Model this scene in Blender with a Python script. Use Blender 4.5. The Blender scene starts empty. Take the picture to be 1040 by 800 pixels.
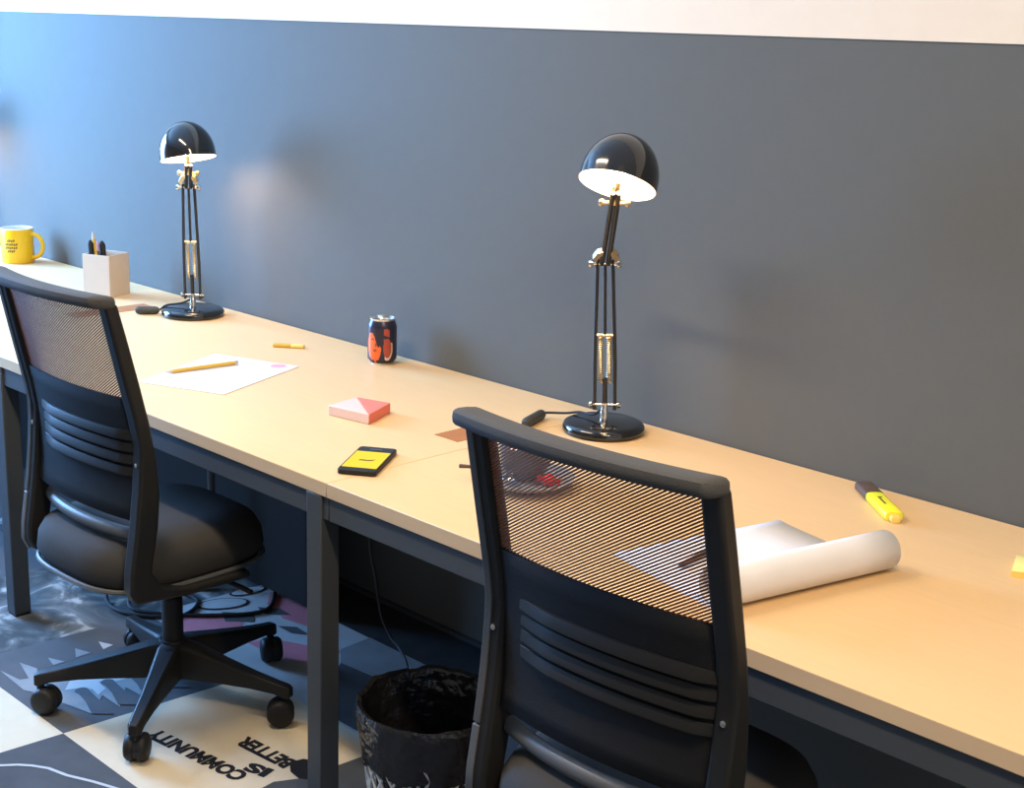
import bpy, bmesh, math, random
from mathutils import Vector, Matrix
random.seed(4)
C = bpy.context.scene.collection
S = bpy.context.scene
PI = math.pi

# ---------------------------------------------------------------- camera, light, exposure
CAM = Vector((2.0726, -2.4482, 1.6))
RIGHT = Vector((0.709364, 0.704087, 0.032608)); UPV = Vector((-0.198868, 0.155546, 0.967604)); BACK = Vector((0.676205, -0.692868, 0.250359))
cd = bpy.data.cameras.new('camera'); cam = bpy.data.objects.new('camera', cd); C.objects.link(cam)
m3 = Matrix((RIGHT, UPV, BACK)).transposed()
cam.matrix_world = Matrix.Translation(CAM) @ m3.to_4x4()
cd.sensor_width = 36; cd.lens = 36 * 1430 / 1040; cd.clip_start = 0.02
S.camera = cam
S.view_settings.view_transform = 'Standard'; S.view_settings.look = 'None'
S.view_settings.gamma = 1; S.view_settings.use_curve_mapping = False
S.view_settings.exposure = 0.0

w = bpy.data.worlds.new('world'); S.world = w; w.use_nodes = True
w.node_tree.nodes['Background'].inputs[0].default_value = (1.0, 0.95, 0.88, 1)
w.node_tree.nodes['Background'].inputs[1].default_value = 0.21

def area(name, loc, target, sx, sy, power, col):
    l = bpy.data.lights.new(name, 'AREA'); l.shape = 'RECTANGLE'; l.size = sx; l.size_y = sy
    l.energy = power; l.color = col
    o = bpy.data.objects.new(name, l); C.objects.link(o); o.location = loc
    o.rotation_euler = (Vector(target) - Vector(loc)).to_track_quat('-Z', 'Y').to_euler()
    return o
area('window_daylight', (-3.84, -1.35, 1.55), (0, -0.75, 1.0), 1.5, 1.5, 420, (0.21, 0.48, 1.0))
area('ceiling_tube_light', (-0.55, -1.45, 2.66), (-0.55, -1.25, 0), 1.2, 0.12, 44, (1.0, 0.80, 0.56))
area('ceiling_tube_light', (1.9, -1.55, 2.66), (1.9, -1.25, 0), 1.2, 0.12, 47, (1.0, 0.76, 0.50))

# ---------------------------------------------------------------- materials
def mat(name, col, rough=0.6, metal=0.0, spec=0.5, emit=None, estr=0.0, noise=0.0, nscale=20, bump=0.0, bscale=60, stretch=(1, 1, 1), coat=0.0, trans=0.0, alpha=1.0):
    m = bpy.data.materials.new(name); m.use_nodes = True
    nt = m.node_tree; b = nt.nodes['Principled BSDF']
    b.inputs['Base Color'].default_value = (*col, 1)
    b.inputs['Roughness'].default_value = rough; b.inputs['Metallic'].default_value = metal
    b.inputs['Specular IOR Level'].default_value = spec
    b.inputs['Coat Weight'].default_value = coat
    b.inputs['Transmission Weight'].default_value = trans
    if emit:
        b.inputs['Emission Color'].default_value = (*emit, 1); b.inputs['Emission Strength'].default_value = estr
    tc = nt.nodes.new('ShaderNodeTexCoord'); mp = nt.nodes.new('ShaderNodeMapping')
    mp.inputs['Scale'].default_value = stretch
    nt.links.new(tc.outputs['Object'], mp.inputs[0])
    n = nt.nodes.new('ShaderNodeTexNoise'); n.inputs['Scale'].default_value = nscale; n.inputs['Detail'].default_value = 4
    nt.links.new(mp.outputs[0], n.inputs['Vector'])
    mx = nt.nodes.new('ShaderNodeMixRGB'); mx.blend_type = 'MIX'
    k = noise if noise else 0.04
    mx.inputs[1].default_value = (*[c * (1 - k) for c in col], 1); mx.inputs[2].default_value = (*[min(1, c * (1 + k)) for c in col], 1)
    nt.links.new(n.outputs['Fac'], mx.inputs[0]); nt.links.new(mx.outputs[0], b.inputs['Base Color'])
    if bump:
        n2 = nt.nodes.new('ShaderNodeTexNoise'); n2.inputs['Scale'].default_value = bscale
        nt.links.new(mp.outputs[0], n2.inputs['Vector'])
        bp = nt.nodes.new('ShaderNodeBump'); bp.inputs['Strength'].default_value = bump; bp.inputs['Distance'].default_value = 0.01
        nt.links.new(n2.outputs['Fac'], bp.inputs['Height']); nt.links.new(bp.outputs[0], b.inputs['Normal'])
    return m
M = {}
M['wall'] = mat('slate blue wall paint', (0.113, 0.115, 0.102), 0.75, spec=0.25, bump=0.03, bscale=220)
M['wall_white'] = mat('cream wall paint', (0.77, 0.675, 0.53), 0.85, spec=0.2)
M['ceiling'] = mat('ceiling paint', (0.8, 0.78, 0.74), 0.9)
M['desk'] = mat('pale maple laminate', (0.76, 0.515, 0.258), 0.42, spec=0.35, noise=0.045, nscale=9, stretch=(1, 9, 1))
M['desk_edge'] = mat('maple edge band', (0.66, 0.48, 0.29), 0.5, spec=0.3, noise=0.06, nscale=8, stretch=(1, 1, 9))
M['cover'] = mat('brown wood insert', (0.42, 0.165, 0.05), 0.5, noise=0.12, nscale=20, stretch=(6, 1, 1))
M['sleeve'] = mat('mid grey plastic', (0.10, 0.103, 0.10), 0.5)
M['strand'] = mat('brown black mesh strand', (0.25, 0.088, 0.043), 0.6, spec=0.3)
M['steel'] = mat('charcoal powder coated steel', (0.055, 0.062, 0.068), 0.5, spec=0.4, bump=0.02, bscale=400)
M['plastic'] = mat('black moulded plastic', (0.018, 0.018, 0.0175), 0.5, spec=0.25, bump=0.03, bscale=500)
M['grey_plastic'] = mat('dark grey moulded plastic', (0.085, 0.088, 0.088), 0.45, spec=0.5)
M['fabric'] = mat('black woven fabric', (0.016, 0.0165, 0.0175), 0.85, spec=0.2, bump=0.25, bscale=700)
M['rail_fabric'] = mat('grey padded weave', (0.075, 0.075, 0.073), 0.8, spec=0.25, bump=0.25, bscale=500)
M['seat'] = mat('charcoal brown seat cloth', (0.043, 0.041, 0.038), 0.85, spec=0.2, bump=0.2, bscale=600)
M['mesh'] = mat('black nylon mesh strand', (0.040, 0.034, 0.030), 0.6, spec=0.3)
M['lamp_black'] = mat('gloss black enamel', (0.010, 0.011, 0.012), 0.12, spec=0.6, coat=0.4)
M['lamp_arm'] = mat('satin black lamp arm', (0.02, 0.02, 0.02), 0.35)
M['chrome'] = mat('nickel plated steel', (0.75, 0.70, 0.62), 0.22, metal=1)
M['brass'] = mat('warm brass spring', (0.80, 0.62, 0.36), 0.32, metal=1)
M['shade_in'] = mat('white shade lining', (0.92, 0.88, 0.8), 0.6)
M['bulb'] = mat('lit bulb', (1, 0.9, 0.7), 0.4, emit=(1.0, 0.66, 0.34), estr=140)
M['rubber'] = mat('dark grey rubber', (0.045, 0.047, 0.045), 0.6)
M['cable'] = mat('black cable sheath', (0.012, 0.012, 0.013), 0.5)
M['paper'] = mat('white paper', (0.74, 0.73, 0.73), 0.8, spec=0.2)
M['card'] = mat('cream card', (0.62, 0.51, 0.40), 0.8, spec=0.2)
M['yellow'] = mat('yellow glaze', (0.90, 0.52, 0.01), 0.3)
M['pencil'] = mat('ochre pencil paint', (0.70, 0.42, 0.05), 0.45)
M['neon'] = mat('neon yellow plastic', (0.95, 0.92, 0.03), 0.35)
M['screen'] = mat('yellow phone screen', (0.80, 0.54, 0.01), 0.25, emit=(1.0, 0.66, 0.02), estr=0.06)
M['ink'] = mat('dark ink', (0.03, 0.025, 0.02), 0.6)
M['mugink'] = mat('brown print', (0.16, 0.08, 0.015), 0.5)
M['tan'] = mat('brown marker plastic', (0.10, 0.06, 0.04), 0.5)
M['pink'] = mat('salmon paper', (0.74, 0.19, 0.13), 0.7)
M['blush'] = mat('pale blush paper', (0.72, 0.52, 0.44), 0.75)
M['logo'] = mat('pink print', (0.75, 0.32, 0.35), 0.7)
M['alu'] = mat('brushed aluminium', (0.75, 0.75, 0.74), 0.28, metal=1)
M['can_navy'] = mat('navy can print', (0.028, 0.026, 0.05), 0.28, metal=0.3)
M['can_orange'] = mat('orange can print', (0.85, 0.16, 0.035), 0.32, metal=0.2)
M['can_red'] = mat('brick red can print', (0.42, 0.07, 0.04), 0.32, metal=0.2)
M['can_pale'] = mat('pale can print', (0.75, 0.55, 0.45), 0.32, metal=0.2)
M['china'] = mat('grey glazed china', (0.42, 0.42, 0.41), 0.25)
M['darkchina'] = mat('charcoal glazed china', (0.10, 0.095, 0.095), 0.2)
M['tea'] = mat('red tea', (0.25, 0.02, 0.015), 0.1)
M['red'] = mat('red foil', (0.80, 0.03, 0.025), 0.3)
M['bag'] = mat('black bin bag', (0.012, 0.012, 0.013), 0.22, spec=0.8, bump=0.9, bscale=34)
M['lattice'] = mat('white plastic lattice', (0.62, 0.62, 0.60), 0.5)
M['sticky'] = mat('yellow sticky paper', (0.92, 0.66, 0.16), 0.8)
M['glass'] = mat('window glass', (0.8, 0.9, 1.0), 0.02, trans=1.0)
# carpet
M['c_dark'] = mat('carpet charcoal', (0.085, 0.09, 0.095), 0.95, spec=0.1, noise=0.35, nscale=9, bump=0.3, bscale=500)
M['c_slate'] = mat('carpet slate', (0.105, 0.112, 0.120), 0.95, spec=0.1, noise=0.2, nscale=10, bump=0.3, bscale=500)
M['c_mid'] = mat('carpet mid grey', (0.26, 0.28, 0.29), 0.95, spec=0.1, noise=0.25, nscale=14, bump=0.3, bscale=500)
M['c_pale'] = mat('carpet pale grey', (0.50, 0.52, 0.52), 0.95, spec=0.1, noise=0.12, bump=0.3, bscale=500)
M['c_cream'] = mat('carpet cream', (0.66, 0.57, 0.41), 0.95, spec=0.1, noise=0.06, bump=0.3, bscale=500)
M['c_pink'] = mat('carpet pink', (0.62, 0.22, 0.26), 0.95, spec=0.1, noise=0.12, bump=0.3, bscale=500)
M['c_black'] = mat('carpet black', (0.02, 0.02, 0.022), 0.95, spec=0.1, bump=0.3, bscale=500)
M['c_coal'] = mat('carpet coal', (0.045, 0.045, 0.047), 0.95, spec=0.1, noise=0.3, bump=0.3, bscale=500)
M['c_plain'] = mat('carpet plain', (0.11, 0.115, 0.12), 0.95, spec=0.1, noise=0.4, nscale=6, bump=0.3, bscale=500)

def mottled():
    m = mat('carpet marbled', (0.3, 0.33, 0.35), 0.95, spec=0.1)
    nt = m.node_tree; b = nt.nodes['Principled BSDF']
    tc = nt.nodes.new('ShaderNodeTexCoord')
    n = nt.nodes.new('ShaderNodeTexNoise'); n.inputs['Scale'].default_value = 5.5; n.inputs['Detail'].default_value = 3; n.inputs['Distortion'].default_value = 2.2
    r = nt.nodes.new('ShaderNodeValToRGB'); r.color_ramp.interpolation = 'LINEAR'
    e = r.color_ramp.elements
    e[0].position = 0.40; e[0].color = (0.070, 0.078, 0.080, 1); e[1].position = 0.66; e[1].color = (0.44, 0.44, 0.41, 1)
    x = e.new(0.50); x.color = (0.11, 0.12, 0.12, 1); x = e.new(0.58); x.color = (0.18, 0.19, 0.185, 1)
    nt.links.new(tc.outputs['Object'], n.inputs['Vector']); nt.links.new(n.outputs['Fac'], r.inputs[0]); nt.links.new(r.outputs[0], b.inputs['Base Color'])
    return m
M['c_marble'] = mottled()

# ---------------------------------------------------------------- mesh helpers
class MB:
    def __init__(s): s.v = []; s.f = []; s.mi = []
    def add(s, vs, fs, mi=0):
        o = len(s.v); s.v += [Vector(v) for v in vs]; s.f += [[i + o for i in f] for f in fs]; s.mi += [mi] * len(fs); return s
    def box(s, a, b, mi=0):
        (x0, y0, z0), (x1, y1, z1) = a, b
        vs = [(x, y, z) for z in (z0, z1) for y in (y0, y1) for x in (x0, x1)]
        return s.add(vs, [(0, 2, 3, 1), (4, 5, 7, 6), (0, 1, 5, 4), (2, 6, 7, 3), (0, 4, 6, 2), (1, 3, 7, 5)], mi)
    def tube(s, pts, r, n=10, mi=0, closed=False, cap=True):
        pts = [Vector(p) for p in pts]; N = len(pts); rs = r if isinstance(r, (list, tuple)) else [r] * N
        t0 = (pts[1] - pts[0]).normalized(); ref = Vector((0, 0, 1)) if abs(t0.z) < 0.9 else Vector((1, 0, 0))
        nrm = (ref - ref.dot(t0) * t0).normalized(); vs = []
        for i in range(N):
            t = (pts[(i + 1) % N if closed else min(i + 1, N - 1)] - pts[i - 1 if (closed or i) else 0]).normalized()
            nrm = (nrm - nrm.dot(t) * t).normalized(); bn = t.cross(nrm)
            for k in range(n):
                a = 2 * PI * k / n; vs.append(pts[i] + (nrm * math.cos(a) + bn * math.sin(a)) * rs[i])
        fs = []
        for i in range(N if closed else N - 1):
            j = (i + 1) % N
            for k in range(n): fs.append((i * n + k, i * n + (k + 1) % n, j * n + (k + 1) % n, j * n + k))
        if cap and not closed: fs += [tuple(range(n - 1, -1, -1)), tuple(range((N - 1) * n, N * n))]
        return s.add(vs, fs, mi)
    def lathe(s, prof, n=32, base=(0, 0, 0), axis=None, mi=0, fn=None):
        # prof: (r, h) list; turned about axis through base
        ax = Vector(axis or (0, 0, 1)).normalized(); ref = Vector((1, 0, 0)) if abs(ax.x) < 0.9 else Vector((0, 1, 0))
        u = (ref - ref.dot(ax) * ax).normalized(); v = ax.cross(u); b = Vector(base); vs = []; fs = []
        for r, h in prof:
            for k in range(n):
                a = 2 * PI * k / n; vs.append(b + ax * h + (u * math.cos(a) + v * math.sin(a)) * max(r, 1e-5))
        mis = []
        for i in range(len(prof) - 1):
            for k in range(n):
                fs.append((i * n + k, i * n + (k + 1) % n, (i + 1) * n + (k + 1) % n, (i + 1) * n + k))
                mis.append(fn(i, k) if fn else mi)
        o = len(s.f); s.add(vs, fs, mi); s.mi[o:] = mis
        return s
    def prism(s, poly, z0, z1, mi=0, mtop=None):
        n = len(poly); vs = [(p[0], p[1], z0) for p in poly] + [(p[0], p[1], z1) for p in poly]
        s.add(vs, [tuple(range(n - 1, -1, -1))] + [(i, (i + 1) % n, n + (i + 1) % n, n + i) for i in range(n)], mi)
        o = len(s.v) - n
        s.f.append(list(range(o, o + n))); s.mi.append(mi if mtop is None else mtop)
        return s
    def extrude_x(s, poly, x0, x1, mi=0):   # poly in (y,z)
        n = len(poly); vs = [(x0, p[0], p[1]) for p in poly] + [(x1, p[0], p[1]) for p in poly]
        return s.add(vs, [tuple(range(n - 1, -1, -1)), tuple(range(n, 2 * n))] + [(i, (i + 1) % n, n + (i + 1) % n, n + i) for i in range(n)], mi)
    def loft(s, rings, mi=0, cap=True, closed=True):
        n = len(rings[0]); vs = [p for r in rings for p in r]; fs = []
        for i in range(len(rings) - 1):
            for k in range(n if closed else n - 1): fs.append((i * n + k, i * n + (k + 1) % n, (i + 1) * n + (k + 1) % n, (i + 1) * n + k))
        if cap: fs += [tuple(range(n - 1, -1, -1)), tuple(range((len(rings) - 1) * n, len(rings) * n))]
        return s.add(vs, fs, mi)
    def build(s, name, mats, parent=None, bevel=0, smooth=True, seg=2, solid=0, sub=0, recalc=True):
        me = bpy.data.meshes.new(name); me.from_pydata([tuple(v) for v in s.v], [], s.f)
        for m in (mats if isinstance(mats, list) else [mats]): me.materials.append(M[m] if isinstance(m, str) else m)
        me.polygons.foreach_set('material_index', s.mi)
        bm = bmesh.new(); bm.from_mesh(me); recalc and bmesh.ops.recalc_face_normals(bm, faces=bm.faces)
        bm.to_mesh(me); bm.free()
        if smooth:
            for p in me.polygons: p.use_smooth = True
            me.set_sharp_from_angle(angle=math.radians(42))
        o = bpy.data.objects.new(name, me); C.objects.link(o)
        if solid:
            d = o.modifiers.new('solidify', 'SOLIDIFY'); d.thickness = solid; d.offset = 0
        if bevel:
            d = o.modifiers.new('bevel', 'BEVEL'); d.width = bevel; d.segments = seg; d.limit_method = 'ANGLE'; d.angle_limit = math.radians(40)
        if sub:
            d = o.modifiers.new('sub', 'SUBSURF'); d.levels = sub; d.render_levels = sub
        if parent: o.parent = parent
        return o
def tag(o, label=None, cat=None, group=None, kind=None):
    for k, v in (('label', label), ('category', cat), ('group', group), ('kind', kind)):
        if v: o[k] = v
    return o
def thing(name, label, cat, loc=(0, 0, 0), rz=0, group=None):
    o = bpy.data.objects.new(name, None); o.empty_display_size = 0.1; C.objects.link(o)
    o.location = loc; o.rotation_euler = (0, 0, rz)
    return tag(o, label, cat, group)
def copy_tree(o, parent=None):
    c = o.copy(); C.objects.link(c)
    if parent: c.parent = parent
    for ch in list(o.children): copy_tree(ch, c)
    return c
def text_mesh(txt, size, bold=0.0):
    cu = bpy.data.curves.new('t', 'FONT'); cu.body = txt; cu.size = size; cu.offset = bold
    cu.align_x = 'LEFT'; cu.resolution_u = 3
    o = bpy.data.objects.new('t', cu); C.objects.link(o)
    bpy.context.view_layer.update()
    me = bpy.data.meshes.new_from_object(o.evaluated_get(bpy.context.evaluated_depsgraph_get()))
    vs = [v.co.copy() for v in me.vertices]; fs = [list(p.vertices) for p in me.polygons]
    bpy.data.objects.remove(o); bpy.data.meshes.remove(me)
    return vs, fs
def lerp(tab, z):
    tab = sorted(tab)
    if z <= tab[0][0]: return tab[0][1]
    for (a, b), (c, d) in zip(tab, tab[1:]):
        if z <= c: return b + (d - b) * (z - a) / (c - a)
    return tab[-1][1]

# ---------------------------------------------------------------- the room
DZ = 0.735; WT = 1.604; CH = 2.75
XL, XR, YF = -3.9, 3.4, -4.2
tag(MB().box((XL, 0, -0.0), (XR, 0.12, WT)).build('wall_back', 'wall'), kind='structure')
tag(MB().box((XL, -0.004, WT), (XR, 0.12, CH)).build('wall_back_upper', 'wall_white'), kind='structure')
tag(MB().box((XL, YF, CH), (XR, 0.12, CH + 0.1)).build('ceiling', 'ceiling'), kind='structure')
wy0, wy1, wz0, wz1 = -2.15, -0.55, 0.75, 2.35
b = MB().box((XL - 0.12, YF, 0), (XL, wy0, CH)).box((XL - 0.12, wy1, 0), (XL, 0.12, CH)).box((XL - 0.12, wy0, 0), (XL, wy1, wz0)).box((XL - 0.12, wy0, wz1), (XL, wy1, CH))
tag(b.build('wall_left', 'wall_white'), kind='structure')
tag(MB().box((XR, YF, 0), (XR + 0.12, 0.12, CH)).build('wall_right', 'wall_white'), kind='structure')
b = MB().box((XL - 0.09, wy0, wz0), (XL - 0.03, wy0 + 0.05, wz1)).box((XL - 0.09, wy1 - 0.05, wz0), (XL - 0.03, wy1, wz1)).box((XL - 0.09, wy0, wz0), (XL - 0.03, wy1, wz0 + 0.05)).box((XL - 0.09, wy0, wz1 - 0.05), (XL - 0.03, wy1, wz1)).box((XL - 0.08, -1.37, wz0), (XL - 0.04, -1.33, wz1))
wn = tag(b.build('window_1', 'paper'), kind='structure')
MB().box((XL - 0.065, wy0 + 0.05, wz0 + 0.05), (XL - 0.06, wy1 - 0.05, wz1 - 0.05)).build('pane', 'glass', wn)
tag(MB().box((XL, -0.012, 0.0), (XR, 0, 0.012)).build('baseboard_back', 'steel'), kind='structure')

# floor: printed carpet tiles (half metre squares) in one mesh, the print is a hair above the pile
FM = ['c_plain', 'c_dark', 'c_slate', 'c_mid', 'c_pale', 'c_cream', 'c_pink', 'c_black', 'c_marble', 'c_coal']
IX = {n: i for i, n in enumerate(FM)}
fl = MB()
def poly(pts, m, z=0.0):
    ar = sum(p[0] * q[1] - q[0] * p[1] for p, q in zip(pts, list(pts[1:]) + [pts[0]]))
    if ar < 0: pts = list(pts)[::-1]
    if z: z += 1e-5 * (len(fl.f) % 97)
    fl.add([(p[0], p[1], z) for p in pts], [tuple(range(len(pts)))], IX[m])
SK = 0.075                                        # the tile grid is laid a touch skew to the desks
def gx(x, y): return x + SK * (y + 1.05)
GX = [-3.9, -2.69, -2.19, -1.69, -1.195, -0.695, -0.19, 0.31, 0.81, 3.4]; GY = [-4.2, -2.05, -1.55, -1.052, -0.552, -0.19, 0.0]
TI = {(4, 3): 'c_slate', (5, 3): 'c_cream', (3, 3): 'c_marble', (3, 4): 'c_marble', (4, 4): 'c_pale', (5, 4): 'c_pale', (4, 2): 'c_cream', (5, 2): 'c_dark',
      (6, 3): 'c_dark', (6, 4): 'c_mid', (2, 3): 'c_slate', (2, 4): 'c_marble', (3, 2): 'c_dark'}
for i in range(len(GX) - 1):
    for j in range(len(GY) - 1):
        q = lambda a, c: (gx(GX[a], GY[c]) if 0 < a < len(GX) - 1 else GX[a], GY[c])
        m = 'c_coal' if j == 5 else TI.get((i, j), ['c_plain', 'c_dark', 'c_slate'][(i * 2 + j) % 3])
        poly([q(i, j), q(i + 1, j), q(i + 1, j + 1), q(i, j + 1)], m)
e = 0.0006
# tile of spikes and skittles
for pg in ([(-1.103, -.954), (-1.043, -.937), (-.992, -.963), (-1.0, -.98)], [(-1.083, -.887), (-1.034, -.866), (-1.035, -.898)], [(-1.09, -.808), (-1.039, -.792), (-1.037, -.834)], [(-1.087, -.660), (-1.044, -.645), (-1.036, -.675)]):
    poly(pg, 'c_mid', e)
poly([(-1.087, -.742), (-1.044, -.724), (-1.036, -.757)], 'c_pale', e)
poly([(-1.093, -1.011), (-1.013, -.999), (-.997, -.96), (-.98, -.933), (-.946, -.903), (-.93, -.80), (-.915, -.66), (-.85, -.64), (-.739, -.822), (-.806, -.826), (-.724, -.89), (-.806, -.89), (-.735, -.956), (-.823, -.979), (-.935, -1.008), (-.954, -1.018)], 'c_mid', e)
poly([(-.978, -.939), (-.933, -.904), (-.889, -.944), (-.874, -.916), (-.848, -.893), (-.812, -.897), (-.831, -.867), (-.877, -.861), (-.851, -.832), (-.845, -.80), (-.85, -.73), (-.883, -.70), (-.92, -.80), (-.938, -.88)], 'c_pale', 2 * e)
for k in range(4):
    y = -.916 + k * .070
    poly([(-.858 + .017 * math.cos(a * PI / 6), y + .017 * math.sin(a * PI / 6)) for a in range(12)], 'c_slate', 3 * e)
    poly([(-.862, y - .012), (-.846, y + .014), (-.70, y - .004), (-.735, y - .042), (-.80, y - .022)], 'c_slate', 3 * e)
# words on the cream tile, read from the wall side
for txt, a, c, hgt in (('COMMUNITY', (-.256, -.862), (-.570, -.901), .044), ('IS', (-.233, -.809), (-.295, -.826), .040), ('BETTER', (-.232, -.752), (-.402, -.768), .044)):
    vs, fs = text_mesh(txt, .075, .0042)
    x0, x1 = min(v.x for v in vs), max(v.x for v in vs); y0, y1 = min(v.y for v in vs), max(v.y for v in vs)
    a = Vector(a); c = Vector(c); u = (c - a); n = Vector((-u.y, u.x)).normalized()
    fl.add([(*(a + u * ((v.x - x0) / (x1 - x0)) + n * (hgt * ((v.y - y0) / (y1 - y0) - .5))), e) for v in vs], fs, IX['c_black'])
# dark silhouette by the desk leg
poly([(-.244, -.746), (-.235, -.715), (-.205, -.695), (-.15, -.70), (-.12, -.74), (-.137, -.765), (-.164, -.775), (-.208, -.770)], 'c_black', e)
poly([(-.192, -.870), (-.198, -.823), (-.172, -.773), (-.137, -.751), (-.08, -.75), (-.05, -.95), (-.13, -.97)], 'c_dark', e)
# pink and pale tile, ovals with dark rims
for pg in ([(-1.09, -.50), (-1.05, -.414), (-.934, -.387), (-.90, -.46), (-.96, -.545), (-1.04, -.545)], [(-1.07, -.20), (-.898, -.192), (-.802, -.268), (-.891, -.288), (-1.003, -.262)], [(-.824, -.453), (-.816, -.396), (-.70, -.34), (-.62, -.30), (-.60, -.40), (-.715, -.448)]):
    poly(pg, 'c_pink', e)
for pg in ([(-1.002, -.296), (-.951, -.255), (-.894, -.258), (-.953, -.309)], [(-1.038, -.39), (-.97, -.329), (-.925, -.361), (-.977, -.42)], [(-.86, -.33), (-.80, -.33), (-.76, -.30), (-.82, -.295)]):
    poly(pg, 'c_dark', 2 * e)
def oval(cx, cy, a, c, r):
    P = lambda s: [(cx + s * a * math.cos(t * PI / 14) * math.cos(r) - s * c * math.sin(t * PI / 14) * math.sin(r), cy + s * a * math.cos(t * PI / 14) * math.sin(r) + s * c * math.sin(t * PI / 14) * math.cos(r)) for t in range(28)]
    poly(P(1.13), 'c_black', 3 * e); poly(P(1.0), 'c_pale', 4 * e)
oval(-1.084, -0.356, 0.066, 0.034, 1.1); oval(-1.115, -0.25, 0.05, 0.022, 1.4); oval(-1.26, -0.46, 0.05, 0.03, 1.2)
poly([(-.629, -.295), (-.635, -.19), (-.18, -.19), (-.20, -.30), (-.563, -.347)], 'c_mid', 3 * e)
poly([(-.563, -.347), (-.445, -.334), (-.20, -.25), (-.19, -.545), (-.42, -.545)], 'c_dark', 4 * e)
# pale curved line on the dark front tile
ln = [Vector(p) for p in ((-.655, -1.228), (-.63, -1.195), (-.606, -1.174), (-.572, -1.153), (-.518, -1.138), (-.458, -1.110), (-.392, -1.085), (-.33, -1.08))]
lf, rt = [], []
for i, p in enumerate(ln):
    d = (ln[min(i + 1, len(ln) - 1)] - ln[max(i - 1, 0)]).normalized(); n = Vector((-d.y, d.x)) * .0042
    lf.append(p + n); rt.append(p - n)
for i in range(len(ln) - 1): poly([rt[i], rt[i + 1], lf[i + 1], lf[i]], 'c_pale', e)
tag(fl.build('floor', FM, smooth=False, recalc=False), kind='structure')

# ---------------------------------------------------------------- desks
def make_desk(x0, x1, label, legs, cover):
    t = thing('desk', label, 'desk', (x0, -0.8325, 0), 0, None)
    L = x1 - x0; W = 0.829
    g = 0.0006
    MB().box((g, 0, 0.705), (L - g, W, DZ)).build('desktop', ['desk', 'desk_edge'], t, bevel=0.0015)
    top = t.children[0]
    for p in top.data.polygons:
        p.material_index = 0 if p.normal.z > 0.5 else 1
    MB().box((g, 0.006, 0.655), (L - g, 0.046, 0.705)).build('frame_beam', 'steel', t, bevel=0.002)
    MB().box((g, 0.77, 0.655), (L - g, 0.81, 0.705)).build('frame_beam', 'steel', t, bevel=0.002)
    for lx, ly in legs:
        l = MB().box((lx, ly, 0.006), (lx + 0.047, ly + 0.047, 0.7049)).build('leg', 'steel', t, bevel=0.003)
        MB().box((lx + 0.003, ly + 0.003, 0), (lx + 0.044, ly + 0.044, 0.006)).build('foot', 'plastic', l)
    if cover:
        MB().box((L - 0.118, 0.39, DZ - 0.001), (L - 0.045, cover, DZ + 0.0012)).build('cable_cover', 'cover', t)
    return t
md = make_desk(-1.65, 0, 'maple topped desk between the two desk lamps, with a steel leg under the seam', [(1.585, 0.0), (0.232, 0.0), (1.585, 0.77), (0.232, 0.77)], 0.56)
MB().box((0.005, 0.60, 0.03), (0.79, 0.618, 0.70)).build('shade_panel', 'plastic', md, bevel=.001)  # added black board, stands in for the shade under this desk
fd = make_desk(-3.3, -1.65, 'maple topped desk at far left carrying the yellow mug and white pen holder', [(0.03, 0.0), (0.03, 0.77)], 0.66)
MB().box((0.004, 0.004, 0.0), (0.026, 0.822, 0.7049)).build('light_block_panel', 'steel', fd, bevel=.001)  # added out of view to keep window daylight from under the desks
MB().box((0.03, 0.60, 0.03), (1.645, 0.618, 0.70)).build('shade_panel', 'plastic', fd, bevel=.001)  # second added black board, darkens under the far left desk like shade
make_desk(0, 1.65, 'maple topped desk at right carrying the paper roll and cup', [(1.60, 0.0), (1.60, 0.77), (0.003, 0.77)], 0)

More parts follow.
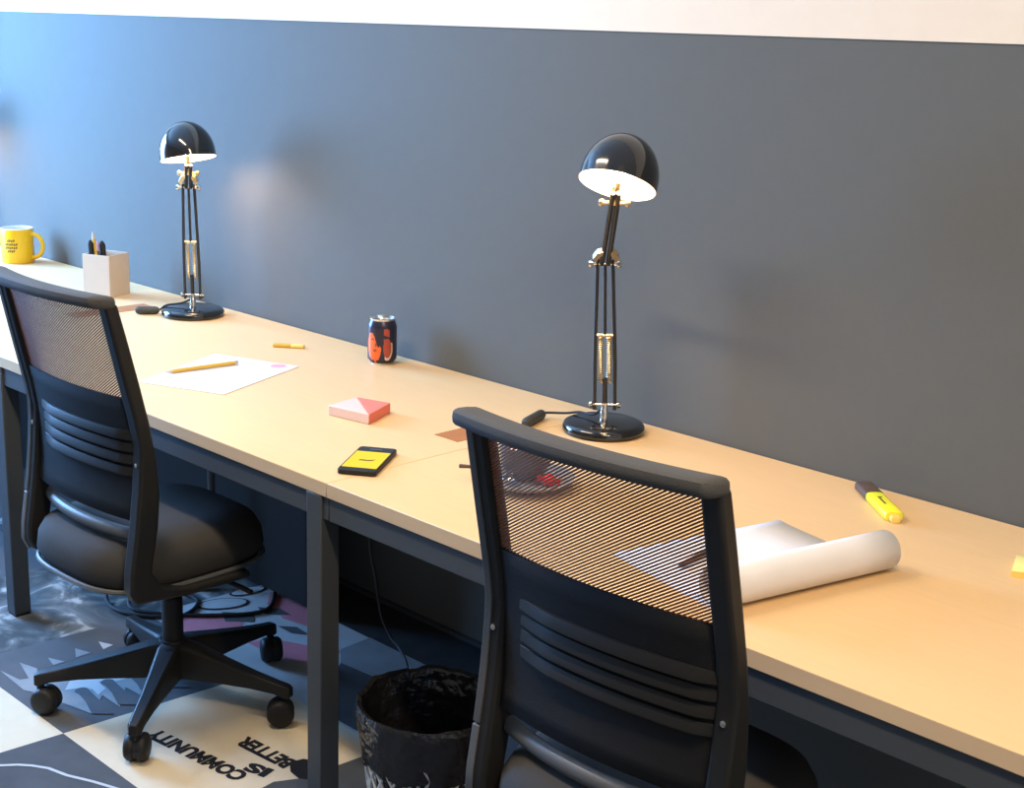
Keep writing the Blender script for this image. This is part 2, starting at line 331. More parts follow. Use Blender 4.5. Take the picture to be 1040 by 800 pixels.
# ---------------------------------------------------------------- office chairs
REAR = [(1.040, -.279), (.97, -.264), (.88, -.244), (.79, -.223), (.73, -.213), (.69, -.215), (.63, -.220), (.55, -.230), (.45, -.246)]
FRNT = [(1.040, -.250), (.97, -.232), (.87, -.208), (.78, -.188), (.70, -.176), (.62, -.170), (.55, -.176), (.45, -.195)]
HW = 0.237; PW = 0.036
def taper(mb):                                     # the back narrows a little towards the top
    for v in mb.v: v.x *= 1 - .035 * min(1, max(0, (v.z - .70) / .34))
    return mb
def mid(z): return (lerp(REAR, z) + lerp(FRNT, z)) / 2
def make_chair(label):
    t = thing('office_chair', label, 'chair', group='mesh back office chairs')
    prof = [(y, z) for z, y in REAR] + [(-.248, .412), (-.236, .386), (-.10, .372), (.06, .372), (.06, .390), (-.10, .393), (-.168, .408)] + [(y, z) for z, y in reversed(FRNT)]
    for s in (-1, 1):
        a, c = sorted((s * HW, s * (HW - PW)))
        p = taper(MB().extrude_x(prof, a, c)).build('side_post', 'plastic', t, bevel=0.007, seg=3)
        if s < 0:  # edge strip on left post only, window light put into its paler grey
            for zt, zl, nm, mt in ((1.034, .528, 'lit_edge_trim', 'rail_fabric'), (.524, 0, 'lit_edge_cap', 'sleeve')):
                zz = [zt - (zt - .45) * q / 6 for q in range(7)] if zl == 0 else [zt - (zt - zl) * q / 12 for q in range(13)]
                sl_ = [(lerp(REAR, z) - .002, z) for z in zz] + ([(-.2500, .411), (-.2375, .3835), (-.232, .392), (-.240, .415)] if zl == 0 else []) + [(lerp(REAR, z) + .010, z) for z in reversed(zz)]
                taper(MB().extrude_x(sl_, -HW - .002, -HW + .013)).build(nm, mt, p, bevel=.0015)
        MB().lathe([(0.0, 0), (.005, 0), (.005, .003), (0, .004)], 12, (s * (HW - PW / 2), lerp(REAR, .69) + .001, .69), (0, -1, .1)).build('screw', 'chrome', p)
    # padded top rail, bowed backwards
    rings = []
    us = [-1, -.997, -.99, -.98, -.965, -.95]; us = us + [-.9 + 1.8 * i / 24 for i in range(25)] + [-v for v in reversed(us)]
    for u in us:
        x = u * (HW + .002); bow = -.026 * (1 - u * u)
        k = 1.0
        if abs(u) > .95: k = math.sqrt(max(0.0, 1 - ((abs(u) - .95) / .052) ** 2))
        k = max(k, .12)
        ring = []
        for q in range(16):
            a = 2 * PI * q / 16; ca, sa = math.cos(a), math.sin(a)
            ex = math.copysign(abs(ca) ** .6, ca); ez = math.copysign(abs(sa) ** .6, sa)
            ring.append((x * 1.004, -.281 + bow + ex * .031 * (.35 + .65 * k), 1.0455 + ez * .0145 * (.15 + .85 * k) - .004 * ex))
        rings.append(ring)
    taper(MB().loft(rings)).build('top_rail', 'rail_fabric', t)
    iw = HW - PW + .004
    def surf(x, z, k=.026): return mid(z) - k * (1 - (x / HW) ** 2)
    # mesh strands, slanting
    mb = MB(); z0, z1 = .828, 1.036; sl = .62; sp = .0053; wd = .0033; th = .0012
    c = z0 - sl * iw
    while c < z1 + sl * iw:
        xa = max(-iw, (z0 - c) / sl); xb = min(iw, (z1 - c) / sl)
        if xb - xa > .004:
            n = max(2, int((xb - xa) / .05) + 1); rings = []
            for i in range(n + 1):
                x = xa + (xb - xa) * i / n; z = c + sl * x; y = surf(x, z)
                rings.append([(x, y - th, z - wd / 2), (x, y - th, z + wd / 2), (x, y + th, z + wd / 2), (x, y + th, z - wd / 2)])
            mb.loft(rings)
        c += sp
    taper(mb).build('mesh_panel', 'strand', t, smooth=False)
    # solid lower back
    zs = [.832, .80, .77, .74, .71, .68, .65, .62, .59, .56]; rr = []
    for z in zs: rr.append([(-iw + 2 * iw * i / 24, surf(-iw + 2 * iw * i / 24, z, .03), z) for i in range(25)])
    taper(MB().loft(rr, cap=False, closed=False)).build('lower_back', 'fabric', t, solid=.008)
    for q in range(4):
        z = .752 - q * .027; rings = []
        for i in range(25):
            x = -.160 + (iw + .160) * i / 24; f = min(1, (x + .160) / .07, (iw - x) / .03 + .05); y = surf(x, z, .03) - .004
            d = .011 * f + .001
            rings.append([(x, y, z + .009), (x, y - d * .5, z + .008), (x, y - d, z - .006), (x, y - d, z - .010), (x, y, z - .012)])
        MB().loft(rings).build('lumbar_rib', 'plastic', t)
    rings = []
    for i in range(25):
        x = -iw + 2 * iw * i / 24; y = -.188 - .036 * (1 - (x / iw) ** 2); z = .520
        rings.append([(x, y + .013 * math.cos(a * PI / 6), z + .0155 * math.sin(a * PI / 6)) for a in range(12)])
    MB().loft(rings).build('cross_bar', 'grey_plastic', t)
    # seat cushion
    def outline(ins, z, n=48):
        o = []
        for i in range(n):
            a = 2 * PI * i / n; ca, sa = math.cos(a), math.sin(a)
            o.append(((.222 - ins) * math.copysign(abs(ca) ** .62, ca), -.05 + (.23 - ins) * math.copysign(abs(sa) ** .62, sa), z))
        return o
    MB().loft([outline(.03, .398), outline(.008, .404), outline(0, .42), outline(.004, .455), outline(.016, .478), outline(.04, .493), outline(.10, .500), outline(.17, .498)]).build('seat', ['seat', 'fabric'], t)
    for p in t.children[-1].data.polygons:
        if p.center.y > -.17 or abs(p.center.x) > .215: p.material_index = 1
    MB().loft([outline(.07, .372), outline(.02, .382), outline(.010, .394), outline(.012, .402)]).build('seat_shell', 'plastic', t)
    MB().tube([p for p in outline(.002, .396)], .006, 8, closed=True).build('seat_trim', 'grey_plastic', t)
    MB().box((-.07, -.10, .325), (.07, .12, .374)).build('tilt_mechanism', 'plastic', t, bevel=.012)
    MB().tube([(.07, .04, .345), (.20, .06, .335), (.235, .06, .335)], .006, 8).build('height_lever', 'plastic', t)
    MB().lathe([(.0, .15), (.025, .15), (.025, .262), (.022, .268), (.0155, .268), (.0155, .335), (0, .335)], 24).build('gas_column', 'plastic', t)
    bs = MB().lathe([(0, .062), (.030, .062), (.038, .078), (.038, .146), (.031, .162), (0, .162)], 28).build('base_hub', 'plastic', t)
    for q in range(5):
        a = math.radians(-121 + 72 * q); d = Vector((math.cos(a), math.sin(a), 0)); n = Vector((-d.y, d.x, 0)); rings = []
        for r, w_, zt, zb in ((.02, .030, .158, .072), (.06, .027, .153, .074), (.14, .022, .134, .078), (.22, .018, .116, .080), (.285, .016, .104, .078), (.312, .015, .100, .070), (.321, .010, .096, .072)):
            o = d * r
            rings.append([o + n * w_ + Vector((0, 0, zb)), o + n * w_ * .95 + Vector((0, 0, zt - .006)), o + n * w_ * .7 + Vector((0, 0, zt)), o - n * w_ * .7 + Vector((0, 0, zt)), o - n * w_ * .95 + Vector((0, 0, zt - .006)), o - n * w_ + Vector((0, 0, zb))])
        lg = MB().loft(rings).build('base_leg', 'plastic', t, bevel=.002)
        e_ = d * .307
        cs = MB().lathe([(.0, .056), (.009, .056), (.009, .072), (.012, .080), (0, .080)], 14, e_)
        ca = a + 1.1 + 0.5 * q
        ax = Vector((math.cos(ca), math.sin(ca), 0)); b0 = e_ + Vector((0, 0, .0325)) + Vector((-ax.y, ax.x, 0)) * .013
        cs.lathe([(.012, -.007), (.0285, -.0055), (.0285, .0055), (.012, .007)], 20, b0, ax)
        cs.build('caster', 'plastic', lg)
        wh = MB()
        for s in (-1, 1):
            wh.lathe([(0, s * .0055), (.031, s * .0055), (.0325, s * .010), (.0318, s * .019), (.026, s * .0255), (.012, s * .028), (0, s * .0285)], 28, b0, ax)
        wh.build('wheel', 'plastic', lg)
    return t
ch = make_chair('black mesh office chair at left, in front of the paper and pencil')
ch.location = (-.674, -.77, 0); ch.rotation_euler = (0, 0, math.radians(1.0))
ch2 = copy_tree(ch); ch2.location = (.840, -.77, 0); ch2.rotation_euler = (0, 0, math.radians(1.5))
ch2['label'] = 'black mesh office chair at right, in front of the cup and paper roll'

# ---------------------------------------------------------------- desk lamps
def make_lamp(loc, elbow, head, axis, label, cordpts, sw):
    t = thing('desk_lamp', label, 'lamp', loc, 0, 'black balanced arm desk lamps')
    O = Vector(loc); el = Vector(elbow) - O; hd = Vector(head) - O; ax = Vector(axis).normalized()
    cr = Vector((.71, .704, 0))                       # the joints' axis
    V = Vector
    MB().lathe([(0, 0), (.086, 0), (.0925, .005), (.0925, .014), (.088, .021), (.078, .0245), (0, .026)], 56).build('base', 'lamp_black', t)
    MB().lathe([(.009, .025), (.009, .05), (.0075, .052), (.0075, .066), (0, .066)], 18, (0, 0, 0)).build('stem', 'chrome', t)
    top = V((0, 0, el.z))
    zb = .062
    j = MB().tube([cr * -.026 + V((0, 0, zb)), cr * .026 + V((0, 0, zb))], .0042, 10)
    for s in (-1, 1): j.lathe([(0, 0), (.006, 0), (.008, .004), (.006, .009), (0, .01)], 12, cr * s * .026 + V((0, 0, zb)), cr * s)
    j.build('base_joint', 'chrome', t)
    H = el.z; elx = V((el.x, el.y, 0))
    def P(off, z): return cr * off + V((0, 0, z)) + elx * max(0, (z - zb) / (H - zb))
    for s in (-1, 1):
        MB().tube([P(s * .0225, zb - .012), P(s * .0225, zb + .30 * (H - zb)), P(s * .0165, H + .01)], .0046, 8).build('lower_arm', 'lamp_arm', t)
    MB().tube([P(0, zb + .50 * (H - zb)), P(0, H)], .0040, 8).build('lower_arm', 'lamp_arm', t)
    zs0, zs1 = zb + .16 * (H - zb), zb + .50 * (H - zb)
    MB().tube([P(-.019, zs1), P(.019, zs1)], .0038, 8).build('spring_bar', 'brass', t)
    for s in (-1, 1):
        n = 22; pts = []
        for i in range(n * 8 + 1):
            a = 2 * PI * i / 8; z = zs0 + (zs1 - zs0) * i / (n * 8)
            pts.append(P(s * .0095, z) + V((math.cos(a), math.sin(a), 0)) * .0042)
        MB().tube(pts, .0019, 5).build('spring', 'brass', t)
    MB().tube([P(0, zb + .005), P(0, zs0 + .01)], .006, 10).build('spring_anchor', 'lamp_arm', t)
    # elbow
    j = MB().tube([el + cr * -.028, el + cr * .028], .004, 10)
    for s in (-1, 1): j.lathe([(0, 0), (.007, 0), (.0095, .005), (.007, .010), (0, .011)], 12, el + cr * s * .026, cr * s)
    j.build('elbow_knob', 'chrome', t)
    nk = hd - ax * .012                                # where the arm meets the head
    d = (nk - el); L = d.length; dn = d.normalized(); side = cr.cross(dn).normalized()
    j = MB()
    for s in (-1, 1):
        a = [el + cr * s * p + dn * q - side * .006 for p, q in ((.020, .012), (.029, .028), (.020, .052), (.009, .058), (.009, .046), (.017, .030))]
        b2 = [p + side * .012 for p in a]; n6 = len(a)
        j.add(a + b2, [tuple(range(n6 - 1, -1, -1)), tuple(range(n6, 2 * n6))] + [(k, (k + 1) % n6, n6 + (k + 1) % n6, n6 + k) for k in range(n6)])
    j.build('elbow_plate', 'brass', t, smooth=False)
    for s in (-1, 1):
        MB().tube([el + cr * s * .007, el + dn * (L - .03) + cr * s * .006], .0058, 8).build('upper_arm', 'lamp_arm', t)
    MB().tube([el + dn * L * .5 - side * .012, el + dn * (L - .02) - side * .010 - cr * .006], .0026, 6).build('tension_rod', 'chrome', t)
    j = MB().tube([nk - dn * .066 + cr * -.026, nk - dn * .066 + cr * .026], .0042, 8)
    for s in (-1, 1): j.lathe([(0, 0), (.007, 0), (.009, .005), (.006, .010), (0, .011)], 12, nk - dn * .066 + cr * s * .022, cr * s)
    j.tube([nk - dn * .070, hd + ax * .02], .006, 10)
    j.build('head_joint', 'brass', t)
    # dome shade: outside enamel, white lining
    R = .080; out = [(R * math.sin(a), R * math.cos(a) * 1.16) for a in [PI / 2 * (1 - i / 18) for i in range(19)]]
    ri = R - .0025; inn = [(ri * math.sin(a), ri * math.cos(a) * 1.14 - .0) for a in [PI / 2 * i / 18 for i in range(19)]]
    prof_o = [(R, -.014), (R, -.006)] + out
    sh = MB().lathe(prof_o, 56, hd, ax).build('shade', 'lamp_black', t)
    MB().lathe([(R, -.014), (ri, -.014)] + list(reversed(inn)), 56, hd, ax).build('shade_lining', 'shade_in', sh)
    so = MB().lathe([(0, .072), (.018, .072), (.018, .040), (.013, .036), (0, .036)], 20, hd, ax).build('socket', 'chrome', sh)
    MB().lathe([(0, .04), (.012, .036), (.02, .024), (.0265, .012), (.0265, .0), (.02, -.010), (.01, -.0145), (0, -.0155)], 24, hd + ax * .010, ax).build('bulb', 'bulb', sh)
    cp = [V(p) - O for p in cordpts]
    MB().tube(cp, .0030, 8).build('cord', 'cable', t)
    a, c = [V(p) - O for p in sw]; k = (c - a).normalized()
    MB().tube([a, a + k * .006, a + k * .012, c - k * .012, c - k * .006, c], [.006, .0105, .012, .012, .0105, .006], 14).build('cord_switch', 'rubber', t)
    return t
def smooth_path(pts, n=6):
    pts = [Vector(p) for p in pts]; out = []
    for i in range(len(pts) - 1):
        p0 = pts[max(0, i - 1)]; p1 = pts[i]; p2 = pts[i + 1]; p3 = pts[min(len(pts) - 1, i + 2)]
        for k in range(n):
            t = k / n
            out.append(0.5 * ((2 * p1) + (p2 - p0) * t + (2 * p0 - 5 * p1 + 4 * p2 - p3) * t * t + (3 * p1 - p0 - 3 * p2 + p3) * t ** 3))
    return out + [pts[-1]]
def ray_pt(px, py, depth): return CAM + (RIGHT * (px - 520) - UPV * (py - 400) - BACK * 1430) * (depth / 1430)
Z = DZ
HB = (0.2430, -0.2900, 1.3195); HA = (-1.4650, -0.1920, 1.2240)
make_lamp((0.098, -0.128, Z), (0.079, -0.128, 1.111), HB, (-.127, .444, .884), 'black desk lamp on the desk behind the right chair, dome tipped open',
          smooth_path([(.10, -.13, Z + .055), (.075, -.14, Z + .036), (.03, -.135, Z + .031), (-.005, -.14, Z + .022), (-.045, -.15, Z + .016), (-.062, -.156, Z + .013)]),
          ((-.061, -.158, Z + .0122), (-.026, -.255, Z + .0122)))
make_lamp((-1.53, -.145, Z), (-1.538, -.145, 1.118), HA, (-.246, .016, .969), 'black desk lamp between the white pen holder and the drink can, dome facing down',
          smooth_path([(-1.53, -.15, Z + .050), (-1.555, -.17, Z + .036), (-1.588, -.200, Z + .028), (-1.60, -.216, Z + .013)]),
          ((-1.601, -.217, Z + .0122), (-1.642, -.274, Z + .0122)))
make_lamp((-3.16, -.145, Z), (-3.168, -.145, 1.118), (-3.10, -.19, 1.215), (-.246, .016, .969), 'black desk lamp at the far left end, beyond the yellow mug, shadowing the wall',
          smooth_path([(-3.16, -.15, Z + .050), (-3.21, -.18, Z + .034), (-3.25, -.19, Z + .022), (-3.262, -.186, Z + .013)]),
          ((-3.20, -.262, Z + .0122), (-3.26, -.19, Z + .0122)))

# ---------------------------------------------------------------- things on the desks
# yellow mug
t = thing('mug', 'yellow mug with small brown print and white rim at the far left', 'mug', (-2.70, -.118, Z))
r = .0565; h = .122
MB().lathe([(0, 0), (r - .004, 0), (r, .005), (r, h - .004), (r - .001, h)], 48).build('body', 'yellow', t)
MB().lathe([(r - .001, h), (r - .003, h + .002), (r - .006, h), (r - .006, .01), (0, .008)], 48).build('lining', 'paper', t)
hdv = Vector((.80, .60, 0)); pts = []
for i in range(15):
    a = -PI / 2 + PI * i / 14
    pts.append(hdv * (r - .004 + .044 * max(0, math.cos(a)) ** .8) + Vector((0, 0, .062 + .042 * math.sin(a))))
MB().tube(pts, [.0075] * 15, 10).build('handle', 'yellow', t)
def on_cyl(a, z, r_): return Vector((math.cos(a) * r_, math.sin(a) * r_, z))
mk = MB(); a0 = math.atan2(-.72, .69)
for row, (n, hw_, zc) in enumerate(((4, .26, .083), (6, .42, .070), (6, .40, .058), (4, .24, .046))):
    for i in range(n):
        a = a0 - .05 + hw_ * (2 * (i + .5) / n - 1); wA = hw_ / n * .7; hh = .0042
        q = [on_cyl(a - wA, zc - hh, r + .0005), on_cyl(a + wA, zc - hh * (.4 if i % 2 else 1), r + .0005), on_cyl(a + wA, zc + hh, r + .0005), on_cyl(a - wA, zc + hh * (1 if i % 2 else .5), r + .0005)]
        mk.add(q, [(0, 1, 2, 3)])
mk.build('print', 'mugink', t, smooth=False)

# pen holder and pens
pa = .40
PHc = Vector((-1.972, -.180, Z))
t = thing('pen_holder', 'cream square pen holder standing left of the left lamp', 'pen holder', PHc, pa)
s = .051; hh = .134; th = .004
b = MB().box((-s, -s, 0), (s, s, th)).box((-s, -s, th), (-s + th, s, hh)).box((s - th, -s, th), (s, s, hh)).box((-s + th, -s, th), (s - th, -s + th, hh)).box((-s + th, s - th, th), (s - th, s, hh))
b.build('holder_body', 'card', t, bevel=.0008)
def stick(name, label, cat, p0, p1, r, mats, split, tip=.012, group=None):
    """a pen or pencil from p0 to p1: barrel, cap and point"""
    p0 = Vector(p0); p1 = Vector(p1); d = (p1 - p0); L = d.length; dn = d.normalized()
    o = thing(name, label, cat, p0, 0, group)
    MB().lathe([(0, 0), (r * .92, 0), (r, .003), (r, split * L), (0, split * L)], 12, (0, 0, 0), dn).build('barrel', mats[0], o)
    MB().lathe([(0, split * L), (r * 1.06, split * L), (r * 1.06, L - tip), (r * .35, L), (0, L)], 12, (0, 0, 0), dn).build('tip', mats[1], o)
    return o
def ph(x, y, z): return PHc + Matrix.Rotation(pa, 3, 'Z') @ Vector((x, y, z))
stick('marker', 'black marker leaning at the left of the cream pen holder', 'pen', ph(-.026, -.020, .006), ph(-.035, -.030, .176), .009, ['plastic', 'plastic'], .6, group=None)
stick('marker', 'black marker with rounded cap, right one in the cream pen holder', 'pen', ph(-.002, .0, .006), ph(-.010, -.004, .172), .0095, ['rubber', 'plastic'], .6)
stick('pencil', 'yellow pencil standing point up between markers in the pen holder', 'pencil', ph(.004, -.032, .006), ph(-.036, -.014, .200), .0055, ['pencil', 'card'], .88, .022)
stick('pen', 'violet capped pen poking out at the left edge of the pen holder', 'pen', ph(-.026, .020, .006), ph(-.040, .012, .168), .0045, ['chrome', 'logo'], .8)

# paper, pencil on it, eraser
t = thing('paper_sheet', 'white sheet of paper with a pink mark under the yellow pencil', 'paper', (-.87, -.495, Z), 0)
cs = [(-.684 + .87, -.607 + .495), (-.805 + .87, -.296 + .495), (-1.055 + .87, -.385 + .495), (-.912 + .87, -.700 + .495)]
MB().prism([(c[0], c[1]) for c in cs], .0004, .0016).build('sheet', 'paper', t, smooth=False)
MB().lathe([(0, .0016), (.021, .0016), (.021, .0020), (0, .0020)], 24, (-.839 + .87, -.335 + .495, 0)).build('pink_mark', 'logo', t)
o = thing('pencil', 'yellow pencil lying on the white sheet of paper', 'pencil', (-.936, -.612, Z + .0075), 0)
d = Vector((.020, .200, 0)); dn = d.normalized(); L = .205
MB().lathe([(0, .022), (.0055, .022), (.0055, L - .008), (0, L - .008)], 6, (0, 0, 0), dn).build('barrel', 'pencil', o)
MB().lathe([(0, L - .008), (.0055, L - .008), (.0058, L), (0, L)], 12, (0, 0, 0), dn).build('end_cap', 'alu', o)
MB().lathe([(0, 0), (.001, 0), (.0055, .022), (0, .022)], 6, (0, 0, 0), dn).build('point', 'card', o)

o = thing('eraser', 'small yellow and brown eraser between the paper and the can', 'eraser', (-1.003, -.178, Z + .0003), math.radians(38))
MB().box((-.045, -.009, 0), (.004, .009, .009)).build('sleeve', 'pencil', o, bevel=.002)
MB().box((.004, -.009, 0), (.042, .009, .009)).build('rubber', 'sticky', o, bevel=.003)

# drink can
t = thing('drink_can', 'small navy drink can with an orange face print', 'can', (-.712, -.092, Z))
R_ = .0385; CHH = .122
NA = 180; rows = 84
prof = [(R_ * .80, .004), (R_, .014)] + [(R_, .014 + (CHH - .036) * i / rows) for i in range(1, rows + 1)] + [(R_ * .93, CHH - .013), (R_ * .84, CHH - .005)]
ac = math.atan2(-.70, .71)
def paint(i, k):
    z = sum(prof[j][1] for j in (i, i + 1)) / 2 / CHH
    a = (2 * PI * (k + .5) / NA - ac + PI) % (2 * PI) - PI          # 0 = towards the camera
    x = math.sin(a) if abs(a) < PI / 2 else 9
    fx = (x + .42) / (.44 if x > -.42 else .50); fz = (z - .44) / .37
    hair = z > .50 + .55 * (x + .20) ** 2 + .10 * math.sin(9 * x) if x > -.55 else z > .70
    if fx * fx + fz * fz < 1 and not hair and not (x > -.06 and z > .40):
        if ((x + .42) / .13) ** 2 + ((z - .33) / .030) ** 2 < 1: return 2
        if ((x + .36) / .07) ** 2 + ((z - .45) / .045) ** 2 < 1: return 2
        if ((x + .58) / .12) ** 2 + ((z - .57) / .020) ** 2 < 1: return 2
        return 1
    q = ((x - .42) / .34) ** 2 + ((z - .38) / .27) ** 2
    if x > .12 - .3 * (z - .4) and q < .62: return 2
    if x > .25 and z < .50 and q < 1.0: return 3
    if .45 < z < .80 and .18 < x < .58 and math.sin(26 * z + 4 * x) > -.5: return 2
    return 0
MB().lathe(prof, NA, fn=paint).build('can_body', ['can_navy', 'can_orange', 'can_red', 'can_pale'], t)
MB().lathe([(R_ * .84, CHH - .005), (R_ * .87, CHH - .002), (R_ * .87, CHH), (R_ * .82, CHH), (R_ * .79, CHH - .007), (0, CHH - .007)], 48).build('lid', 'alu', t)
MB().lathe([(0, .003), (R_ * .62, .003), (R_ * .70, 0), (R_ * .76, 0), (R_ * .80, .004)], 48).build('bottom_rim', 'alu', t)
MB().box((-.004, -.012, CHH - .0068), (.006, .010, CHH - .0050)).build('pull_tab', 'alu', t, bevel=.0008)

# note block
t = thing('note_block', 'pale and salmon pink paper block between the can and the phone', 'note block', (-.345, -.463, Z))
q = [(-.389, -.524), (-.268, -.504), (-.316, -.400), (-.405, -.428)]; q = [(x + .345, y + .463) for x, y in q]
MB().prism([q[0], q[1], q[3]], 0, .024).build('pale_half', 'blush', t, bevel=.002)
MB().prism([q[1], q[2], q[3]], 0, .024).build('salmon_half', 'pink', t, bevel=.002)

# phone
pc = Vector((-.047, -.690, Z)); a = math.atan2(.143, -.097) - PI / 2
t = thing('phone', 'black smartphone with a yellow screen lying near the desk seam', 'phone', pc, a)
def rrect(w_, h_, r_, n=5):
    o_ = []
    for cx, cy, a_ in ((w_ - r_, h_ - r_, 0), (-w_ + r_, h_ - r_, PI / 2), (-w_ + r_, -h_ + r_, PI), (w_ - r_, -h_ + r_, 1.5 * PI)):
        for i in range(n + 1): o_.append((cx + r_ * math.cos(a_ + PI / 2 * i / n), cy + r_ * math.sin(a_ + PI / 2 * i / n)))
    return o_
MB().prism(rrect(.040, .083, .008), .0003, .011).build('phone_body', 'plastic', t, bevel=.0015)
MB().prism(rrect(.0375, .0805, .007), .011, .0113).build('front_glass', 'lamp_black', t, smooth=False)
sc = MB().prism([(-.036, -.064), (.036, -.064), (.036, .046), (-.036, .046)], .0113, .0116).build('screen', 'screen', t, smooth=False)
g = MB(); g.prism([(-.014, -.018), (.012, -.018), (.018, -.004), (.008, -.010), (-.014, -.010)], .0116, .0118)
g.build('screen_mark', 'mugink', sc, smooth=False)
MB().prism([(-.014, .062), (.014, .062), (.014, .066), (-.014, .066)], .0113, .0115).build('earpiece', 'grey_plastic', t, smooth=False)

# cup, saucer, spoon, sweet
SC = Vector((.262, -.542, Z))
o = MB().lathe([(0, .0), (.05, .0), (.055, .004), (.075, .010), (.092, .020), (.0935, .0225), (.091, .0225), (.072, .0135), (.05, .008), (0, .007)], 56).build('saucer', 'china')
o.location = SC; tag(o, 'grey saucer under the dark cup, seen through the right chair mesh', 'saucer')
CU = SC + Vector((-.022, .016, .0088))
t = thing('cup', 'dark cup of red tea on the grey saucer', 'cup', CU)
MB().lathe([(0, 0), (.026, 0), (.028, .003), (.040, .012), (.050, .035), (.052, .070), (.0505, .0715), (.049, .070), (.047, .036), (.038, .016), (0, .009)], 48).build('cup_body', 'darkchina', t)
MB().lathe([(0, .054), (.0478, .054), (.0478, .055), (0, .055)], 40).build('tea', 'tea', t)
hv = Vector((-.55, .83, 0)); MB().tube([hv * (.047 + .028 * math.cos(x)) + Vector((0, 0, .042 + .02 * math.sin(x))) for x in [(-PI / 2 + PI * i / 12) for i in range(13)]], .0045, 8).build('cup_handle', 'darkchina', t)
o = thing('teaspoon', 'small steel teaspoon resting on the grey saucer left of the cup', 'spoon', (.143, -.612, Z + .026), 0)
pts = [Vector(p) for p in ((0, 0, 0), (.03, .012, .003), (.06, .022, .002), (.085, .028, -.004))]
MB().tube(pts, [.0045, .0032, .0024, .0024], 8).build('spoon_handle', 'tan', o)
bw = []
for zo, k in ((-.006, .3), (-.005, .75), (-.002, 1.0)):
    bw.append([(.105 + .021 * k * math.cos(2 * PI * i / 16), .033 + .012 * k * math.sin(2 * PI * i / 16), zo - .003) for i in range(16)])
MB().loft(bw, cap=False).add([], []).build('spoon_bowl', 'chrome', o, solid=.0012)
o = thing('wrapped_sweet', 'red wrapped sweet on the saucer rim beside the cup', 'sweet', SC + Vector((.046, .012, .0215)), .4)
MB().lathe([(0, -.013), (.008, -.011), (.0125, -.004), (.0125, .004), (.008, .011), (0, .013)], 16, (0, 0, 0), (1, 0, 0)).build('sweet_body', 'red', o)
for s in (-1, 1):
    MB().lathe([(.002, s * .0125), (.004, s * .015), (.010, s * .021), (.0095, s * .0215), (.002, s * .0145)], 10, (0, 0, 0), (1, 0, 0)).build('wrapper_twist', 'red', o)

# paper roll
FL = Vector((.617, -.697, Z)); va = Vector((.235, .972, 0)).normalized(); ua = Vector((.972, -.235, 0)).normalized()
sec = [(0, .0022), (.02, .0008), (.06, .0006), (.15, .0006), (.262, .0008)]
for i in range(1, 60):
    a_ = -PI / 2 + i * (2 * PI * 2.6) / 59; rr = .0340 - .010 * i / 59
    sec.append((.262 + rr * math.cos(a_), 0.0348 + rr * math.sin(a_)))
rows_ = []
for j in range(5):
    s_ = .38 * j / 4; rows_.append([FL + ua * (u - .02 * (j == 9)) + va * s_ + Vector((0, 0, z)) for u, z in sec])
o = MB().loft(rows_, cap=False, closed=False).build('paper_roll', 'paper', solid=.0007)
tag(o, 'large white paper half rolled up on the right desk beside the highlighter', 'paper roll')
o = thing('pen', 'brown pen lying on the half rolled white paper behind the right chair', 'pen', (.737, -.668, Z + .007), 0)
dn = Vector((-.10, .99, .0)).normalized()
MB().lathe([(0, .012), (.005, .012), (.005, .09), (0, .09)], 12, (0, 0, 0), dn).build('barrel', 'tan', o)
MB().lathe([(0, .09), (.0057, .09), (.0057, .138), (.004, .142), (0, .142)], 12, (0, 0, 0), dn).build('cap', 'ink', o)
MB().lathe([(0, 0), (.001, 0), (.005, .012), (0, .012)], 12, (0, 0, 0), dn).build('point', 'ink', o)

# highlighter
p0 = Vector((.708, -.040, Z)); p1 = Vector((.857, -.170, Z)); d = p1 - p0; L = d.length
o = thing('highlighter', 'neon yellow highlighter with a black cap near the wall', 'highlighter', p0, math.atan2(d.y, d.x))
def hsec(x, w_, h_): return [(x, w_ * math.copysign(abs(math.cos(a)) ** .6, math.cos(a)), h_ / 2 + .0003 + h_ / 2 * math.copysign(abs(math.sin(a)) ** .6, math.sin(a))) for a in [2 * PI * i / 20 for i in range(20)]]
MB().loft([hsec(0, .016, .016), hsec(.004, .0185, .019), hsec(.070, .0185, .020)]).build('cap', 'tan', o)
MB().loft([hsec(.070, .0170, .018), hsec(.072, .0180, .0195), hsec(L - .018, .0180, .0195), hsec(L - .012, .0165, .018)]).build('barrel', 'neon', o)
MB().loft([hsec(L - .012, .0110, .015), hsec(L - .002, .0100, .013), hsec(L, .008, .011)]).build('end_plug', 'sticky', o)
MB().prism([(.100, -.005), (.142, -.005), (.142, -.001), (.106, -.001), (.106, .003), (.100, .003)], .0197, .0201).build('print', 'mugink', o, smooth=False)
# sticky notes
o = thing('sticky_notes', 'yellow sticky note pad on the desk at the far right edge', 'sticky notes', (1.150, -.205, Z + .0002), .35)
MB().box((-.042, -.042, 0), (.042, .042, .010)).build('pad', 'sticky', o)
MB().add([(-.042, -.042, .0102), (.042, -.042, .0125), (.042, .042, .0102), (-.042, .042, .0102)], [(0, 1, 2, 3)]).build('top_note', 'sticky', o, solid=.0003)

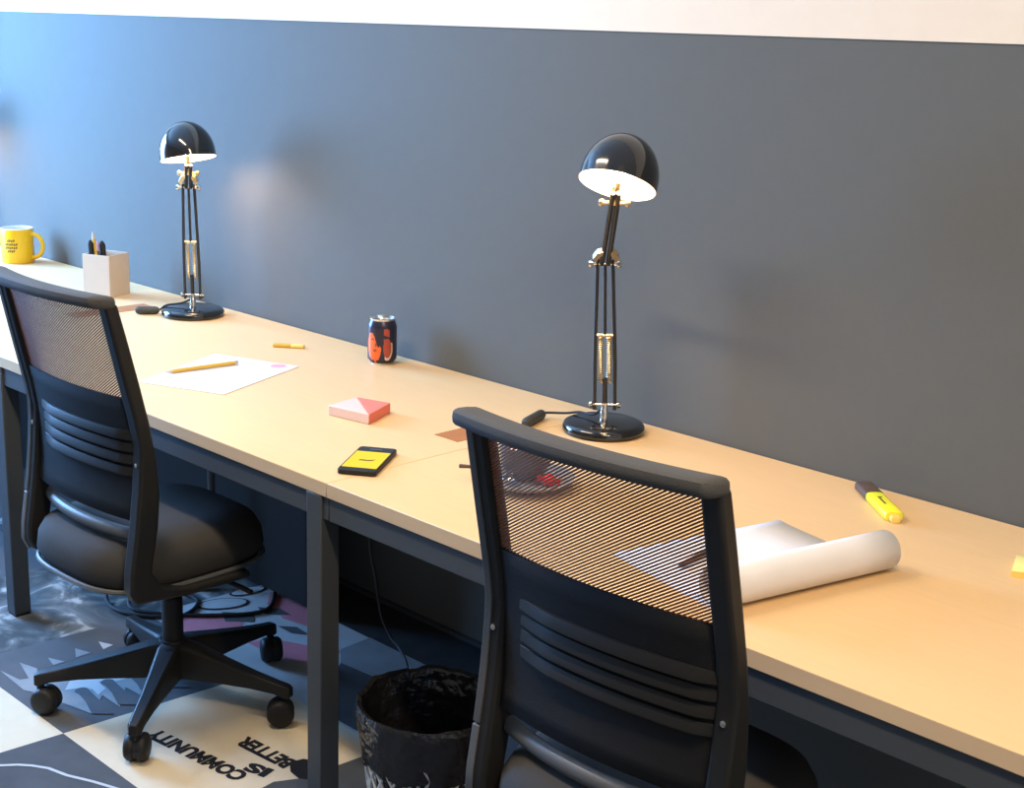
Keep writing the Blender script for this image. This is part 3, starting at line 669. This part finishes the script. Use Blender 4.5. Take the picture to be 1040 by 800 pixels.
# ---------------------------------------------------------------- under the desks
BC = Vector((.168, -.700, 0)); RB = .148; HBN = .287
t = thing('waste_bin', 'white lattice waste bin lined with a black bag under the desk', 'waste bin', BC)
def br(z): return .112 + (RB - .004 - .112) * z / HBN
bb = MB().lathe([(0, .004), (br(0), .004), (br(0) + .001, .012), (br(.012), .012)], 40)
NST = 26
for k in range(NST):
    for sg in (1, -1):
        pts = []
        for i in range(13):
            z = .006 + (HBN - .012) * i / 12; a_ = 2 * PI * k / NST + sg * 1.1 * i / 12
            pts.append((br(z) * math.cos(a_), br(z) * math.sin(a_), z))
        bb.tube(pts, .0034, 5)
bb.tube([(br(HBN - .005) * math.cos(2 * PI * i / 40), br(HBN - .005) * math.sin(2 * PI * i / 40), HBN - .005) for i in range(40)], .005, 8, closed=True)
bb.build('bin_lattice', 'lattice', t)
rings = []
rnd = random.Random(8)
NB = 72
ph_ = [rnd.uniform(0, 6.28) for _ in range(6)]
def wob(a_, z, s_): return s_ * (math.sin(7 * a_ + ph_[0] + 9 * z) + .7 * math.sin(13 * a_ + ph_[1] - 14 * z) + .5 * math.sin(23 * a_ + ph_[2] + 20 * z))
for (rf, z, s_) in ((-.010, .168, .002), (-.005, .166, .002), (.004, .174, .003), (.006, .25, .003), (.007, .265, .004), (.008, .284, .003), (.003, .297, .003), (-.006, .293, .003), (-.012, .265, .005), (-.016, .20, .005), (-.018, .12, .005), (-.02, .03, .004), (-.05, .016, .003), (-.10, .014, .002)):
    rz_ = br(min(z, HBN))
    rings.append([((rz_ + rf + wob(2 * PI * i / NB, z, s_ * .45)) * math.cos(2 * PI * i / NB), (rz_ + rf + wob(2 * PI * i / NB, z, s_ * .45)) * math.sin(2 * PI * i / NB), z + (wob(2 * PI * i / NB, 0, .0035) if z < .18 and rf > -.011 else wob(2 * PI * i / NB, .3, .002) if z > .28 else 0)) for i in range(NB)])
bg = MB().loft(rings, cap=False); bg.f.append(list(range((len(rings) - 1) * NB, len(rings) * NB))); bg.mi.append(0)
bg.build('bin_bag', 'bag', t)

o = MB().tube(smooth_path([(-.22, -.55, .704), (-.215, -.55, .60), (-.204, -.55, .47), (-.182, -.555, .42), (-.137, -.575, .345), (-.085, -.59, .31), (-.04, -.61, .312), (.01, -.63, .302), (.05, -.655, .285)]), .003, 8).build('hanging_cable', 'cable')
tag(o, 'thin black cable hanging from the desk into the waste bin', 'cable')
o = MB().tube(smooth_path([(-1.215, -.30, .704), (-1.215, -.30, .50), (-1.215, -.30, .30), (-1.212, -.30, .12), (-1.206, -.305, .03), (-1.21, -.33, .012), (-1.24, -.37, .011)]), .011, 10).build('cable_sleeve', 'grey_plastic')
tag(o, 'grey cable sleeve dropping behind the left chair to the carpet', 'cable')
o = MB().tube(smooth_path([(-1.42, -.54, .09), (-1.36, -.56, .045), (-1.29, -.60, .008), (-1.20, -.60, .006), (-1.12, -.55, .006), (-1.08, -.48, .006), (-1.15, -.40, .006), (-1.28, -.44, .02), (-1.30, -.50, .03), (-1.22, -.57, .010), (-1.13, -.53, .006), (-1.02, -.42, .006), (-.96, -.30, .006), (-1.05, -.20, .006)]), .0058, 8).build('power_cable', 'cable')
tag(o, 'looped black power cable on the carpet behind the left chair base', 'cable')
